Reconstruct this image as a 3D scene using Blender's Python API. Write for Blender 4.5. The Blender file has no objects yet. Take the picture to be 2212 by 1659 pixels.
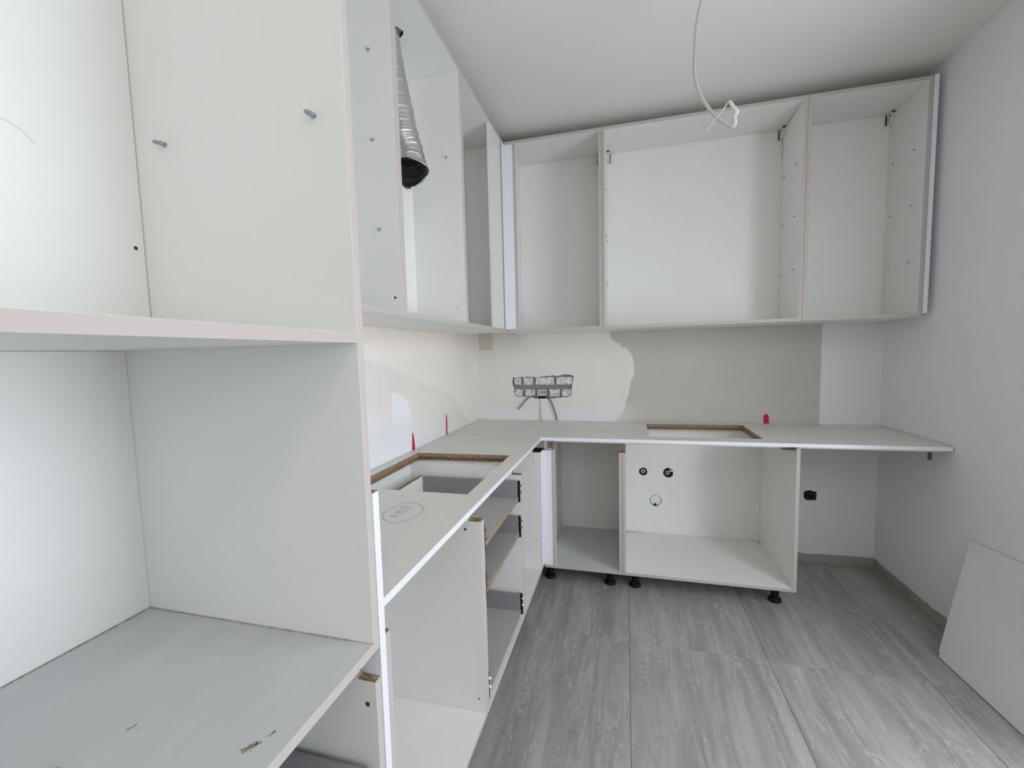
import bpy, bmesh, math, random
from mathutils import Vector, Matrix, noise
random.seed(7)
C = bpy.context.scene.collection
SC = bpy.context.scene

# ------------------------------------------------------------------ camera, world, sun, big lights, exposure
def make_camera():
    yaw, pitch, roll = -0.2657, -0.0840, -0.0256
    f = Vector((math.sin(yaw)*math.cos(pitch), math.cos(yaw)*math.cos(pitch), math.sin(pitch)))
    r = Vector((math.cos(yaw), -math.sin(yaw), 0)); u = r.cross(f)
    r2 = r*math.cos(roll)+u*math.sin(roll); u2 = -r*math.sin(roll)+u*math.cos(roll)
    cam = bpy.data.cameras.new('camera'); o = bpy.data.objects.new('camera', cam); C.objects.link(o)
    m = Matrix((r2, u2, -f)).transposed().to_4x4(); m.translation = (1.0043, -2.9463, 1.2952)
    o.matrix_world = m
    cam.sensor_width = 36; cam.lens = 36*953.74/2212
    cam.shift_x = 11.97/2212; cam.shift_y = 15.86/2212
    cam.clip_start = .02
    SC.camera = o
make_camera()
W = bpy.data.worlds.new('sky'); SC.world = W; W.use_nodes = True
W.node_tree.nodes['Background'].inputs[0].default_value = (.62, .76, 1, 1)
W.node_tree.nodes['Background'].inputs[1].default_value = 1.0
SC.view_settings.view_transform = 'Standard'; SC.view_settings.look = 'None'
SC.view_settings.exposure = -0.03; SC.view_settings.gamma = 1.0
SC.view_settings.use_curve_mapping = False
SC.cycles.diffuse_bounces = 12; SC.cycles.glossy_bounces = 8; SC.cycles.max_bounces = 16
def area(name, loc, direction, sx, sy, power, col, spread=180):
    l = bpy.data.lights.new(name, 'AREA'); l.shape = 'RECTANGLE'; l.size = sx; l.size_y = sy
    l.energy = power; l.color = col; l.spread = math.radians(spread)
    o = bpy.data.objects.new(name, l); C.objects.link(o); o.location = loc
    o.rotation_euler = Vector(direction).to_track_quat('-Z', 'Y').to_euler()
    return o
# daylight through the balcony door just outside the frame on the right plus added fill from an unseen, made-up window further back;
# an unseen warm fill lamp is added behind the camera
area('door_daylight', (2.60, -1.865, 1.02), (-1, 0, -.22), .94, 2.0, 44, (.905, .945, 1.0))
area('fill_daylight', (2.60, -4.2, 1.5), (-1, .3, -.1), 1.15, 1.5, 26, (.88, .94, 1.0))
lamp = bpy.data.lights.new('fill_lamp', 'POINT'); lamp.energy = 11; lamp.shadow_soft_size = .20; lamp.color = (1, .90, .68)
lo = bpy.data.objects.new('fill_lamp', lamp); C.objects.link(lo); lo.location = (1.4, -3.8, 2.30)

# ------------------------------------------------------------------ materials
class NT:
    def __init__(s, name):
        s.m = bpy.data.materials.new(name); s.m.use_nodes = True
        s.t = s.m.node_tree; s.b = s.t.nodes['Principled BSDF']
        s.co = s.t.nodes.new('ShaderNodeTexCoord').outputs['Object']
    def lk(s, a, b):
        if hasattr(a, 'is_linked'): s.t.links.new(a, b)
        else: b.default_value = a
    def math(s, op, a, b=0.0, c=None, clamp=False):
        n = s.t.nodes.new('ShaderNodeMath'); n.operation = op; n.use_clamp = clamp
        s.lk(a, n.inputs[0]); s.lk(b, n.inputs[1])
        if c is not None: s.lk(c, n.inputs[2])
        return n.outputs[0]
    def step(s, v, a, b):
        n = s.t.nodes.new('ShaderNodeMapRange'); n.interpolation_type = 'SMOOTHSTEP'
        s.lk(v, n.inputs[0]); n.inputs[1].default_value = a; n.inputs[2].default_value = b
        return n.outputs[0]
    def mapping(s, vec, scale=(1, 1, 1), loc=(0, 0, 0)):
        n = s.t.nodes.new('ShaderNodeMapping'); s.lk(vec, n.inputs[0])
        n.inputs['Scale'].default_value = scale; n.inputs['Location'].default_value = loc
        return n.outputs[0]
    def noise(s, scale, detail=4, rough=.55, vec=None, dist=0):
        n = s.t.nodes.new('ShaderNodeTexNoise'); s.lk(vec or s.co, n.inputs['Vector'])
        n.inputs['Scale'].default_value = scale; n.inputs['Detail'].default_value = detail
        n.inputs['Roughness'].default_value = rough; n.inputs['Distortion'].default_value = dist
        return n.outputs[0]
    def mix(s, f, a, b):
        n = s.t.nodes.new('ShaderNodeMix'); n.data_type = 'RGBA'
        s.lk(f, n.inputs[0])
        for v, i in ((a, 6), (b, 7)):
            if isinstance(v, tuple): n.inputs[i].default_value = (*v[:3], 1)
            else: s.t.links.new(v, n.inputs[i])
        return n.outputs[2]
    def sep(s, vec=None):
        n = s.t.nodes.new('ShaderNodeSeparateXYZ'); s.lk(vec or s.co, n.inputs[0]); return n.outputs
    def color(s, c):
        if isinstance(c, tuple): s.b.inputs['Base Color'].default_value = (*c[:3], 1)
        else: s.t.links.new(c, s.b.inputs['Base Color'])
    def bump(s, h, strength=.2, dist=.001):
        n = s.t.nodes.new('ShaderNodeBump'); s.lk(h, n.inputs['Height'])
        n.inputs['Strength'].default_value = strength; n.inputs['Distance'].default_value = dist
        s.t.links.new(n.outputs[0], s.b.inputs['Normal'])
    def fin(s, rough=.5, spec=.5, metal=0.):
        s.lk(rough, s.b.inputs['Roughness']); s.b.inputs['Specular IOR Level'].default_value = spec
        s.b.inputs['Metallic'].default_value = metal
        return s.m
    def convex(s, u, v, pts, soft):
        a = sum(pts[i][0]*pts[(i+1) % len(pts)][1]-pts[(i+1) % len(pts)][0]*pts[i][1] for i in range(len(pts)))
        if a < 0: pts = pts[::-1]
        d = None
        for i in range(len(pts)):
            (x0, y0), (x1, y1) = pts[i], pts[(i+1) % len(pts)]
            L = math.hypot(x1-x0, y1-y0); nx, ny = -(y1-y0)/L, (x1-x0)/L
            e = s.math('MULTIPLY_ADD', u, nx, s.math('MULTIPLY_ADD', v, ny, -(nx*x0+ny*y0)))
            d = e if d is None else s.math('MINIMUM', d, e)
        return s.step(d, -soft, soft)

def plain(name, col, rough=.5, spec=.5, metal=0., var=.04, scale=8., bump=0., bscale=200.):
    n = NT(name)
    f = n.noise(scale, 5)
    n.color(n.mix(f, tuple(c*(1-var) for c in col), tuple(min(1, c*(1+var)) for c in col)))
    if bump: n.bump(n.noise(bscale, 3), bump, .0006)
    return n.fin(rough, spec, metal)

LAM = plain('white_laminate', (.765, .765, .745), .38, .4, var=.022, scale=5, bump=.05, bscale=300)
LAMB = plain('white_back_panel', (.775, .777, .757), .45, .4, var=.02, scale=4, bump=.05, bscale=300)
EDGE = plain('edge_band', (.50, .455, .43), .55, .3, var=.02)
GLOSS = plain('gloss_white', (.80, .81, .86), .22, .5, var=.012)
DGREY = plain('drawer_grey', (.25, .25, .255), .42, .4, var=.04)
DGREYF = plain('drawer_base_grey', (.43, .41, .405), .5, .4, var=.03)
BLACK = plain('black_plastic', (.007, .007, .009), .6, .2, var=.1)
DSTEEL = plain('dark_steel', (.10, .105, .115), .4, .5, metal=.5)
STEEL = plain('zinc_steel', (.55, .55, .54), .35, .5, metal=.9)
PIN = plain('shelf_pin_steel', (.34, .37, .42), .35, .5, metal=.6)
WORN = plain('worn_edge', (.52, .42, .30), .8, .2, var=.15, scale=60)
HOLE = plain('drilled_hole', (.06, .055, .05), .9, .1)
BRKT = plain('bracket_cream', (.62, .62, .55), .4, .4)
PVC = plain('white_cable_sheath', (.60, .585, .56), .45, .4)
GCAB = plain('grey_cable_sheath', (.17, .175, .18), .5, .4)
BRASS = plain('brass', (.48, .37, .22), .4, .5, metal=.7)
RED = plain('red_spray_paint', (.50, .012, .045), .6, .3, var=.2, scale=60)
INK = plain('blue_pen_ink', (.24, .27, .40), .6, .2)
INKD = plain('dark_blue_ink', (.06, .07, .16), .6, .2)
INK2 = plain('grey_pencil', (.42, .41, .40), .7, .2)
WPIPE = plain('white_pipe', (.74, .76, .80), .4, .4, var=.12, scale=60)
CLIP = plain('white_clip', (.85, .85, .83), .35, .5)
GROUT = plain('grout', (.24, .23, .22), .9, .2)
ALU = None
def mk_misc():
    global ALU, CHIP, CHIP2, TOP, UNDER, SHELF
    n = NT('aluminium_foil')
    n.color(n.mix(n.noise(35, 5), (.50, .50, .49), (.80, .80, .79)))
    n.bump(n.noise(70, 4, .7), .5, .003)
    ALU = n.fin(n.step(n.noise(30, 3), .2, .8), .5, 1.0)
    ALU.node_tree.nodes['Principled BSDF'].inputs['Roughness'].default_value = .28
    n.t.links.remove(n.b.inputs['Roughness'].links[0])
    n = NT('chipboard')
    v = n.t.nodes.new('ShaderNodeTexVoronoi'); v.inputs['Scale'].default_value = 420
    n.lk(n.mapping(n.co, (1, 1, 2.2)), v.inputs['Vector'])
    bw = n.sep(v.outputs['Color'])[0]
    f = n.math('MULTIPLY', bw, n.noise(160, 4))
    n.color(n.mix(n.step(f, .05, .62), (.13, .085, .05), (.62, .47, .34)))
    n.bump(f, .6, .001)
    CHIP = n.fin(.9, .15)
    n = NT('chipboard_dark'); n.color(n.mix(n.step(n.noise(260, 4, .7), .38, .62), (.075, .045, .026), (.36, .25, .165)))
    n.bump(n.noise(260, 4), .6, .001); CHIP2 = n.fin(.9, .1)
    n = NT('worktop_face')
    s = n.noise(3.0, 6, .6)
    c = n.mix(n.step(s, .3, .75), (.67, .665, .635), (.72, .71, .68))
    sc = n.step(n.noise(9, 6, .7, n.mapping(n.co, (1, .25, 1)), 1.5), .66, .80)
    n.color(n.mix(n.math('MULTIPLY', sc, .35), c, (.42, .40, .37)))
    TOP = n.fin(.42, .4)
    n = NT('worktop_underside')
    n.color(n.mix(n.noise(40, 5), (.42, .34, .27), (.52, .43, .35)))
    UNDER = n.fin(.8, .2)
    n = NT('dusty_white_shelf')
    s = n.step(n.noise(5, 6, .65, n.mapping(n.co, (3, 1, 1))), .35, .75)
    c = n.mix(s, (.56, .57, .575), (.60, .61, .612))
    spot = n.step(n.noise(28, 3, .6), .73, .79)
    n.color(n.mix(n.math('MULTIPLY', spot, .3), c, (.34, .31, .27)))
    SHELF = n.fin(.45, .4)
mk_misc()

PAINT = (.80, .81, .83); BARE = (.46, .42, .36)
def wall_base(name):
    n = NT(name); o = n.sep()
    w = n.noise(9, 6, .65); dist = n.math('MULTIPLY_ADD', w, .09, -.045)
    fine = n.noise(60, 5, .7); dist = n.math('ADD', dist, n.math('MULTIPLY_ADD', fine, .02, -.01))
    return n, o, dist
def skirt(n, c, z, dist, lo=.055):
    m = n.math('SUBTRACT', 1.0, n.step(n.math('ADD', z, n.math('MULTIPLY', dist, .35)), lo-.004, lo+.004))
    bare = n.mix(n.noise(30, 6, .7), (.27, .255, .23), (.46, .44, .40))
    return n.mix(m, c, bare)
def mk_walls():
    out = []
    # back wall: u = x, v = z
    n, o, d = wall_base('plastered_back_wall'); x, z = o[0], o[2]
    u = n.math('ADD', x, d); v = n.math('ADD', z, d)
    c = n.mix(n.noise(3, 4), tuple(k*.97 for k in PAINT), PAINT)
    jag = n.math('ADD', x, n.math('MULTIPLY_ADD', n.noise(90, 2, .8), .02, -.01))
    zone = n.math('MULTIPLY', n.math('SUBTRACT', 1., n.step(jag, 2.092, 2.096)), n.step(z, .70, .74))
    grey = n.mix(n.noise(4, 6, .6), (.50, .475, .43), (.60, .57, .525))
    pale = n.mix(n.noise(5, 6, .6), (.77, .735, .69), (.85, .825, .795))
    c = n.mix(zone, c, grey)
    arc = n.convex(u, v, [(-.2, .70), (.84, .70), (.98, .90), (1.03, 1.06), (1.06, 1.19), (1.0, 1.31), (.87, 1.46), (-.2, 1.46)], .006)
    c = n.mix(n.math('MULTIPLY', arc, zone), c, pale)
    lo = n.math('SUBTRACT', 1., n.step(n.math('ADD', z, n.math('MULTIPLY', d, 1.5)), .86, .98))
    c = n.mix(n.math('MULTIPLY', n.math('MULTIPLY', lo, zone), n.math('SUBTRACT', 1., n.step(x, .8, 1.15))), c, (.83, .835, .86))
    st = n.convex(n.math('ADD', x, n.math('MULTIPLY', d, .25)), n.math('ADD', z, n.math('MULTIPLY', d, .25)), [(.014, 1.325), (.112, 1.325), (.122, 1.6), (.0, 1.6)], .002)
    c = n.mix(n.math('MULTIPLY', st, .8), c, (.62, .55, .47))
    sk = n.convex(n.math('ADD', x, n.math('MULTIPLY', d, .12)), z, [(.425, .83), (.453, .83), (.44, .985), (.428, .985)], .004)
    c = n.mix(n.math('MULTIPLY', sk, .85), c, (.56, .52, .45))
    mk = n.step(n.noise(38, 4, .6, n.mapping(n.co, (1, 1, .8), (3, 0, 1))), .735, .76)
    c = n.mix(n.math('MULTIPLY', n.math('MULTIPLY', mk, zone), .55), c, (.35, .34, .32))
    c = skirt(n, c, z, d)
    n.color(c); n.bump(n.noise(180, 4), .12, .001); out.append(n.fin(.8, .25))
    # left wall: u = y, v = z
    n, o, d = wall_base('plastered_left_wall'); y, z = o[1], o[2]
    u = n.math('ADD', y, n.math('MULTIPLY', d, .8)); v = n.math('ADD', z, n.math('MULTIPLY', d, .8))
    c = n.mix(n.noise(5, 6, .6), (.83, .795, .745), (.88, .85, .80))
    cl = n.convex(u, v, [(-3, .7), (.2, .7), (-.05, .95), (-.32, 1.02), (-.54, 1.09), (-.72, 1.22), (-.9, 1.30), (-1.1, 1.36), (-3, 1.36)], .008)
    c = n.mix(n.math('MULTIPLY', cl, .65), c, n.mix(n.noise(6, 5, .6, n.mapping(n.co, (1, 1, .35))), (.73, .68, .635), (.82, .785, .74)))
    c = n.mix(n.math('MULTIPLY', n.step(n.math('ADD', z, d), 1.27, 1.40), .55), c, (.86, .775, .67))  # warm glow below the wall cabinets, tinted into the plaster colour
    ru = n.step(n.noise(4, 4, .6, n.mapping(n.co, (1, 2.2, .5), (0, 2, 0))), .56, .72)
    c = n.mix(n.math('MULTIPLY', n.math('MULTIPLY', ru, cl), .4), c, (.72, .60, .48))
    u2 = n.math('ADD', y, n.math('MULTIPLY', d, .22)); v2 = n.math('ADD', z, n.math('MULTIPLY', d, .22))
    pA = n.convex(u2, v2, [(-1.195, 1.135), (-1.15, 1.135), (-1.055, 1.09), (-1.02, 1.01), (-1.04, .7), (-1.225, .7)], .003)
    pB = n.convex(u2, v2, [(-2.2, .965), (-1.34, .965), (-1.20, .90), (-1.20, .7), (-2.2, .7)], .006)
    c = n.mix(n.math('MAXIMUM', pA, pB), c, (.86, .87, .91))
    pC = n.math('SUBTRACT', 1., n.step(n.math('ADD', z, n.math('MULTIPLY_ADD', y, .2, n.math('MULTIPLY', d, .6))), .70, .86))
    c = n.mix(n.math('MULTIPLY', pC, .8), c, (.84, .845, .87))
    c = skirt(n, c, z, d)
    n.color(c); n.bump(n.noise(180, 4), .1, .001); out.append(n.fin(.8, .25))
    # other painted walls
    n, o, d = wall_base('painted_wall')
    c = n.mix(n.noise(3, 4), tuple(k*.97 for k in PAINT), PAINT)
    c = skirt(n, c, o[2], d)
    n.color(c); n.bump(n.noise(220, 3), .1, .001); out.append(n.fin(.75, .3))
    return out
WBACK, WLEFT, WPAINT = mk_walls()
CEIL = plain('ceiling_paint', (.77, .757, .725), .85, .2, var=.015, scale=3, bump=.08, bscale=220)

def mk_tile():
    n = NT('travertine_tile')
    info = n.t.nodes.new('ShaderNodeObjectInfo')
    add = n.t.nodes.new('ShaderNodeVectorMath'); add.operation = 'MULTIPLY_ADD'
    cmb = n.t.nodes.new('ShaderNodeCombineXYZ')
    for i in range(3): n.lk(info.outputs['Random'], cmb.inputs[i])
    n.lk(cmb.outputs[0], add.inputs[0]); add.inputs[1].default_value = (17, 31, 7); n.lk(n.co, add.inputs[2])
    p = add.outputs[0]
    a = n.noise(1.0, 7, .62, n.mapping(p, (13, 1.3, 1)), .6)
    b = n.noise(1.0, 6, .7, n.mapping(p, (46, 3.2, 1)), .4)
    g = n.noise(38, 6, .7, p)
    c = n.mix(n.step(a, .30, .70), (.25, .232, .218), (.40, .38, .364))
    c = n.mix(n.math('MULTIPLY', n.step(b, .45, .75), .35), c, (.43, .41, .395))
    vein = n.math('ABSOLUTE', n.math('SUBTRACT', n.noise(1.0, 5, .6, n.mapping(p, (9, .9, 1), (5, 3, 1)), .8), .5))
    vm = n.math('MULTIPLY', n.math('SUBTRACT', 1., n.step(vein, .004, .016)), n.step(g, .42, .6))
    c = n.mix(n.math('MULTIPLY', vm, .55), c, (.53, .51, .49))
    dk = n.math('ABSOLUTE', n.math('SUBTRACT', n.noise(1.0, 5, .6, n.mapping(p, (14, 1.2, 1), (1, 8, 2)), .6), .5))
    c = n.mix(n.math('MULTIPLY', n.math('SUBTRACT', 1., n.step(dk, .005, .03)), .22), c, (.15, .135, .125))
    c = n.mix(n.math('MULTIPLY', n.step(g, .35, .7), .16), c, (.44, .42, .41))
    n.color(c)
    n.bump(g, .05, .001)
    return n.fin(.36, .45)
TILE = mk_tile()
n = NT('white_brick')
n.color(n.mix(n.math('MULTIPLY', n.step(n.noise(62, 6, .75), .50, .58), .9), (.78, .78, .80), (.30, .29, .265)))
n.bump(n.noise(150, 4), .7, .003); BRICK = n.fin(.85, .2)
n = NT('mortar'); n.color(n.mix(n.noise(220, 5, .75), (.13, .13, .12), (.44, .43, .40)))
n.bump(n.noise(170, 5), 1., .004); MORTAR = n.fin(.95, .1)
n = NT('pane_glass')
tr = n.t.nodes.new('ShaderNodeBsdfTransparent'); mx = n.t.nodes.new('ShaderNodeMixShader'); mx.inputs[0].default_value = .06
n.fin(.02, .5); n.color((.9, .95, 1)); n.t.links.new(tr.outputs[0], mx.inputs[1]); n.t.links.new(n.b.outputs[0], mx.inputs[2])
n.t.links.new(mx.outputs[0], n.t.nodes['Material Output'].inputs[0]); GLASS = n.m
n = NT('fibre_board'); n.color(n.mix(n.noise(300, 3), (.72, .72, .705), (.80, .80, .785)))
n.bump(n.noise(320, 3), .25, .001); BOARDM = n.fin(.75, .3)

# ------------------------------------------------------------------ object helpers
def tag(o, label=None, cat=None, group=None, kind=None):
    if label: o['label'] = label
    if cat: o['category'] = cat
    if group: o['group'] = group
    if kind: o['kind'] = kind
    return o
def thing(name, label, cat, loc, group=None):
    o = bpy.data.objects.new(name, None); C.objects.link(o); o.location = loc; o.empty_display_size = .05
    return tag(o, label, cat, group)
def root_of(p):
    while p.parent: p = p.parent
    return p
class MB:
    """collects geometry in world coordinates, then links it as ONE mesh object"""
    def __init__(s): s.bm = bmesh.new(); s.mats = []
    def mi(s, m):
        if m not in s.mats: s.mats.append(m)
        return s.mats.index(m)
    def face(s, vs, m, smooth=False):
        try: f = s.bm.faces.new(vs)
        except ValueError: return None
        f.material_index = s.mi(m); f.smooth = smooth; return f
    def box(s, x, y, z, m, faces={}):
        v = [s.bm.verts.new((X, Y, Z)) for X in x for Y in y for Z in z]
        for k, ids in {'-x': (0, 1, 3, 2), '+x': (4, 6, 7, 5), '-y': (0, 4, 5, 1), '+y': (2, 3, 7, 6), '-z': (0, 2, 6, 4), '+z': (1, 5, 7, 3)}.items():
            s.face([v[i] for i in ids], faces.get(k, m))
        return s
    def prism(s, pts, axis, a0, a1, m, sides=None, cap1=None):
        """pts: 2-D outline in the plane across `axis`; sides: material per outline edge"""
        def P(p, a):
            q = list(p); q.insert(axis, a); return q
        A = [s.bm.verts.new(P(p, a0)) for p in pts]; B = [s.bm.verts.new(P(p, a1)) for p in pts]
        s.face(A, m); s.face(B[::-1], cap1 or m)
        n = len(pts)
        for i in range(n):
            s.face([A[i], B[i], B[(i+1) % n], A[(i+1) % n]], (sides or {}).get(i, m))
        return s
    def cyl(s, p0, p1, r0, r1, m, seg=20, capm=None):
        p0, p1 = Vector(p0), Vector(p1); d = (p1-p0).normalized()
        a = d.orthogonal().normalized(); b = d.cross(a)
        A = [s.bm.verts.new(p0+(a*math.cos(t)+b*math.sin(t))*r0) for t in [2*math.pi*i/seg for i in range(seg)]]
        B = [s.bm.verts.new(p1+(a*math.cos(t)+b*math.sin(t))*r1) for t in [2*math.pi*i/seg for i in range(seg)]]
        for i in range(seg): s.face([A[i], A[(i+1) % seg], B[(i+1) % seg], B[i]], m, True)
        s.face(A[::-1], capm or m); s.face(B, capm or m)
        return s
    def sweep(s, pts, ra, rb, m, seg=10, up=None, ribs=None, closed=True):
        """tube along pts with elliptical section ra x rb"""
        P = [Vector(p) for p in pts]; rings = []; a = None
        for i, p in enumerate(P):
            d = (P[min(i+1, len(P)-1)]-P[max(i-1, 0)]).normalized()
            a = (a if a is not None else Vector(up or d.orthogonal())); a = (a-d*a.dot(d)).normalized(); b = d.cross(a)
            k = ribs(i) if ribs else 1.
            rings.append([s.bm.verts.new(p+(a*math.cos(t)*ra+b*math.sin(t)*rb)*k) for t in [2*math.pi*j/seg for j in range(seg)]])
        for i in range(len(rings)-1):
            for j in range(seg): s.face([rings[i][j], rings[i][(j+1) % seg], rings[i+1][(j+1) % seg], rings[i+1][j]], m, True)
        if closed: s.face(rings[0][::-1], m); s.face(rings[-1], m)
        return s
    def build(s, name, parent=None, origin=None, bevel=0, **kw):
        bmesh.ops.recalc_face_normals(s.bm, faces=s.bm.faces)
        off = Vector(root_of(parent).location) if parent else Vector(origin or (0, 0, 0))
        bmesh.ops.translate(s.bm, verts=s.bm.verts, vec=-off)
        me = bpy.data.meshes.new(name); s.bm.to_mesh(me); s.bm.free()
        for m in s.mats: me.materials.append(m)
        o = bpy.data.objects.new(name, me); C.objects.link(o)
        if parent: o.parent = parent
        else: o.location = off
        if bevel:
            b = o.modifiers.new('bevel', 'BEVEL'); b.width = bevel; b.segments = 1; b.limit_method = 'ANGLE'
        return tag(o, **kw)
def box(name, x, y, z, m, faces={}, parent=None, bevel=.0003, **kw):
    return MB().box(x, y, z, m, faces).build(name, parent, bevel=bevel, **kw)
def spline(pts, n=8):
    """Catmull-Rom"""
    P = [Vector(p) for p in pts]; P = [P[0]*2-P[1]]+P+[P[-1]*2-P[-2]]; out = []
    for i in range(1, len(P)-2):
        for k in range(n):
            t = k/n; a, b, c, d = P[i-1:i+3]
            out.append(.5*((2*b)+(c-a)*t+(2*a-5*b+4*c-d)*t*t+(3*b-a-3*c+d)*t**3))
    return out+[P[-2]]
def circle(cx, cy, r, n=24, wob=0):
    return [(cx+r*(1+random.uniform(-wob, wob))*math.cos(2*math.pi*i/n), cy+r*(1+random.uniform(-wob, wob))*math.sin(2*math.pi*i/n)) for i in range(n)]
def holed(outer, holes, axis, a0, a1, m, inner=CHIP, back=None, rim=None):
    """flat slab with real openings"""
    mb = MB()
    def P(p, a):
        q = list(p); q.insert(axis, a); return q
    for a in (a0, a1):
        es = []
        for loop in [outer]+holes:
            vs = [mb.bm.verts.new(P(p, a)) for p in loop]
            es += [mb.bm.edges.new((vs[i], vs[(i+1) % len(vs)])) for i in range(len(vs))]
        r = bmesh.ops.triangle_fill(mb.bm, edges=es, use_beauty=True)
        for f in r['geom']:
            if isinstance(f, bmesh.types.BMFace): f.material_index = mb.mi(m if a == a0 else (back or m))
    for k, loop in enumerate([outer]+holes):
        A = [mb.bm.verts.new(P(p, a0)) for p in loop]; B = [mb.bm.verts.new(P(p, a1)) for p in loop]
        for i in range(len(loop)):
            j = (i+1) % len(loop); mb.face([A[i], A[j], B[j], B[i]], (rim or m) if k == 0 else inner)
    bmesh.ops.remove_doubles(mb.bm, verts=mb.bm.verts, dist=1e-5)
    return mb

T = .0165                                   # board thickness
ZB, ZC = .095, .803                         # base carcass bottom and top
ZT = .838                                   # worktop surface
ZU0, ZU1 = 1.4225, 2.497                    # wall cabinets
CEILZ = 2.559; XR = 2.393

# ------------------------------------------------------------------ the room
HOLES_PIPE = [(1.109, .515, .026), (1.262, .514, .031), (1.187, .327, .036)]
def zmpx(x, y):                              # brick opening drawn on a zoomed crop, turned into metres on the wall
    return (.255+(x-330)*(.667-.255)/(1755-330), 1.143-(y-365)*(1.143-1.0)/(860-365))
OPEN = [zmpx(*p) for p in [(325, 385), (420, 402), (500, 385), (560, 392), (690, 378), (805, 388), (850, 400), (990, 385), (1180, 372), (1320, 355), (1350, 385),
        (1440, 360), (1520, 338), (1640, 345), (1762, 372), (1745, 480), (1722, 575), (1712, 640), (1705, 690), (1712, 760), (1690, 850), (1600, 868), (1420, 875), (1290, 900),
        (1210, 895), (1130, 902), (920, 905), (860, 900), (760, 870), (600, 862), (560, 858), (440, 868), (360, 850), (335, 740), (345, 660), (310, 600), (300, 510)]]
def jag(loop, step=.006, amp=.0022):
    out = []
    for i, p in enumerate(loop):
        q = loop[(i+1) % len(loop)]; L = math.hypot(q[0]-p[0], q[1]-p[1]); k = max(1, int(L/step))
        for t in range(k): out.append((p[0]+(q[0]-p[0])*t/k+random.uniform(-amp, amp), p[1]+(q[1]-p[1])*t/k+random.uniform(-amp, amp)))
    return out
OPEN = jag(OPEN)
SOCK = [(2.061+.034*a, .411+.031*b) for a, b in [(-1, .55), (-.75, .85), (-.3, .9), (-.05, 1.05), (.3, .85), (.85, .8), (1.02, .5), (.95, .1), (1, -.3), (.85, -.95), (.4, -.9), (0, -1.02), (-.6, -.95), (-.95, -.6), (-1.02, 0)]]
wb = holed([(-.12, -.05), (XR+.12, -.05), (XR+.12, CEILZ+.05), (-.12, CEILZ+.05)], [OPEN, SOCK]+[circle(a, b, r+.004, 20) for a, b, r in HOLES_PIPE], 1, 0., .013, WBACK, MORTAR)
wall_back = wb.build('wall_back', kind='structure')
box('wall_backing', (-.12, XR+.12), (.06, .16), (-.05, CEILZ+.05), MORTAR, parent=wall_back, bevel=0)
wall_left = box('wall_left', (-.12, 0), (-5.34, .0), (-.05, CEILZ+.05), WLEFT, bevel=0, kind='structure')
WD1 = (-2.33, -1.40, .03, 2.02); WD2 = (-4.8, -3.6, .75, 2.25)  # second opening is unseen, added for the fill daylight
rc = lambda w: [(w[0], w[2]), (w[1], w[2]), (w[1], w[3]), (w[0], w[3])]
wf = holed([(-5.34, -.05), (0, -.05), (0, CEILZ+.05), (-5.34, CEILZ+.05)], [rc(WD1), rc(WD2)], 0, XR, XR+.12, WPAINT, WPAINT)
wf.build('wall_right', kind='structure')
box('wall_front', (-.12, XR+.12), (-5.34, -5.22), (-.05, CEILZ+.05), WPAINT, bevel=0, kind='structure')
for nm, ax, (a, b, c, d) in (('window_1', 0, WD1), ('fill_window', 0, WD2)):
    w = bpy.data.objects.new(nm, None); C.objects.link(w); w['kind'] = 'structure'
    w.location = (XR+.06, (a+b)/2, c) if ax == 0 else ((a+b)/2, -5.28, c)
    p0 = XR+.045 if ax == 0 else -5.31
    fr = holed([(a, c), (b, c), (b, d), (a, d)], [[(a+.06, c+.06), (b-.06, c+.06), (b-.06, d-.06), (a+.06, d-.06)]], ax, p0, p0+.06, GLOSS, GLOSS)
    fr.build('window_frame', w)
    mb = MB()
    if ax == 0: mb.box((p0+.027, p0+.033), (a+.06, b-.06), (c+.06, d-.06), GLASS)
    else: mb.box((a+.06, b-.06), (p0+.027, p0+.033), (c+.06, d-.06), GLASS)
    mb.build('pane', w)
box('ceiling', (-.12, XR+.12), (-5.34, .12), (CEILZ, CEILZ+.1), CEIL, bevel=0, kind='structure')
floor = box('floor', (-.12, XR+.12), (-5.34, .12), (-.08, -.0105), GROUT, bevel=0, kind='structure')
def tiles():
    tw, tl, g = .555, 1.11, .0007
    me = None
    for j in range(-1, 6):
        for i in range(-1, 5):
            x0 = .461+(i-1)*tw; y1 = -1.0-tl*(j-1)-tl
            xa, xb = max(x0+g, .003), min(x0+tw-g, XR-.003); ya, yb = max(y1+g, -5.21), min(y1+tl-g, -.003)
            if xb-xa < .02 or yb-ya < .02: continue
            full = abs(xb-xa-(tw-2*g)) < 1e-6 and abs(yb-ya-(tl-2*g)) < 1e-6
            if full and me:
                o = bpy.data.objects.new('floor_tile', me); C.objects.link(o)
            else:
                o = MB().box((-(xb-xa)/2, (xb-xa)/2), (-(yb-ya)/2, (yb-ya)/2), (-.010, 0), TILE).build('floor_tile', bevel=.0006)
                if full: me = o.data
            o.parent = floor; o.location = ((xa+xb)/2, (ya+yb)/2, random.uniform(-.0004, 0))
            if full and not o.modifiers:
                b = o.modifiers.new('bevel', 'BEVEL'); b.width = .0006; b.segments = 1
tiles()

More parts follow.
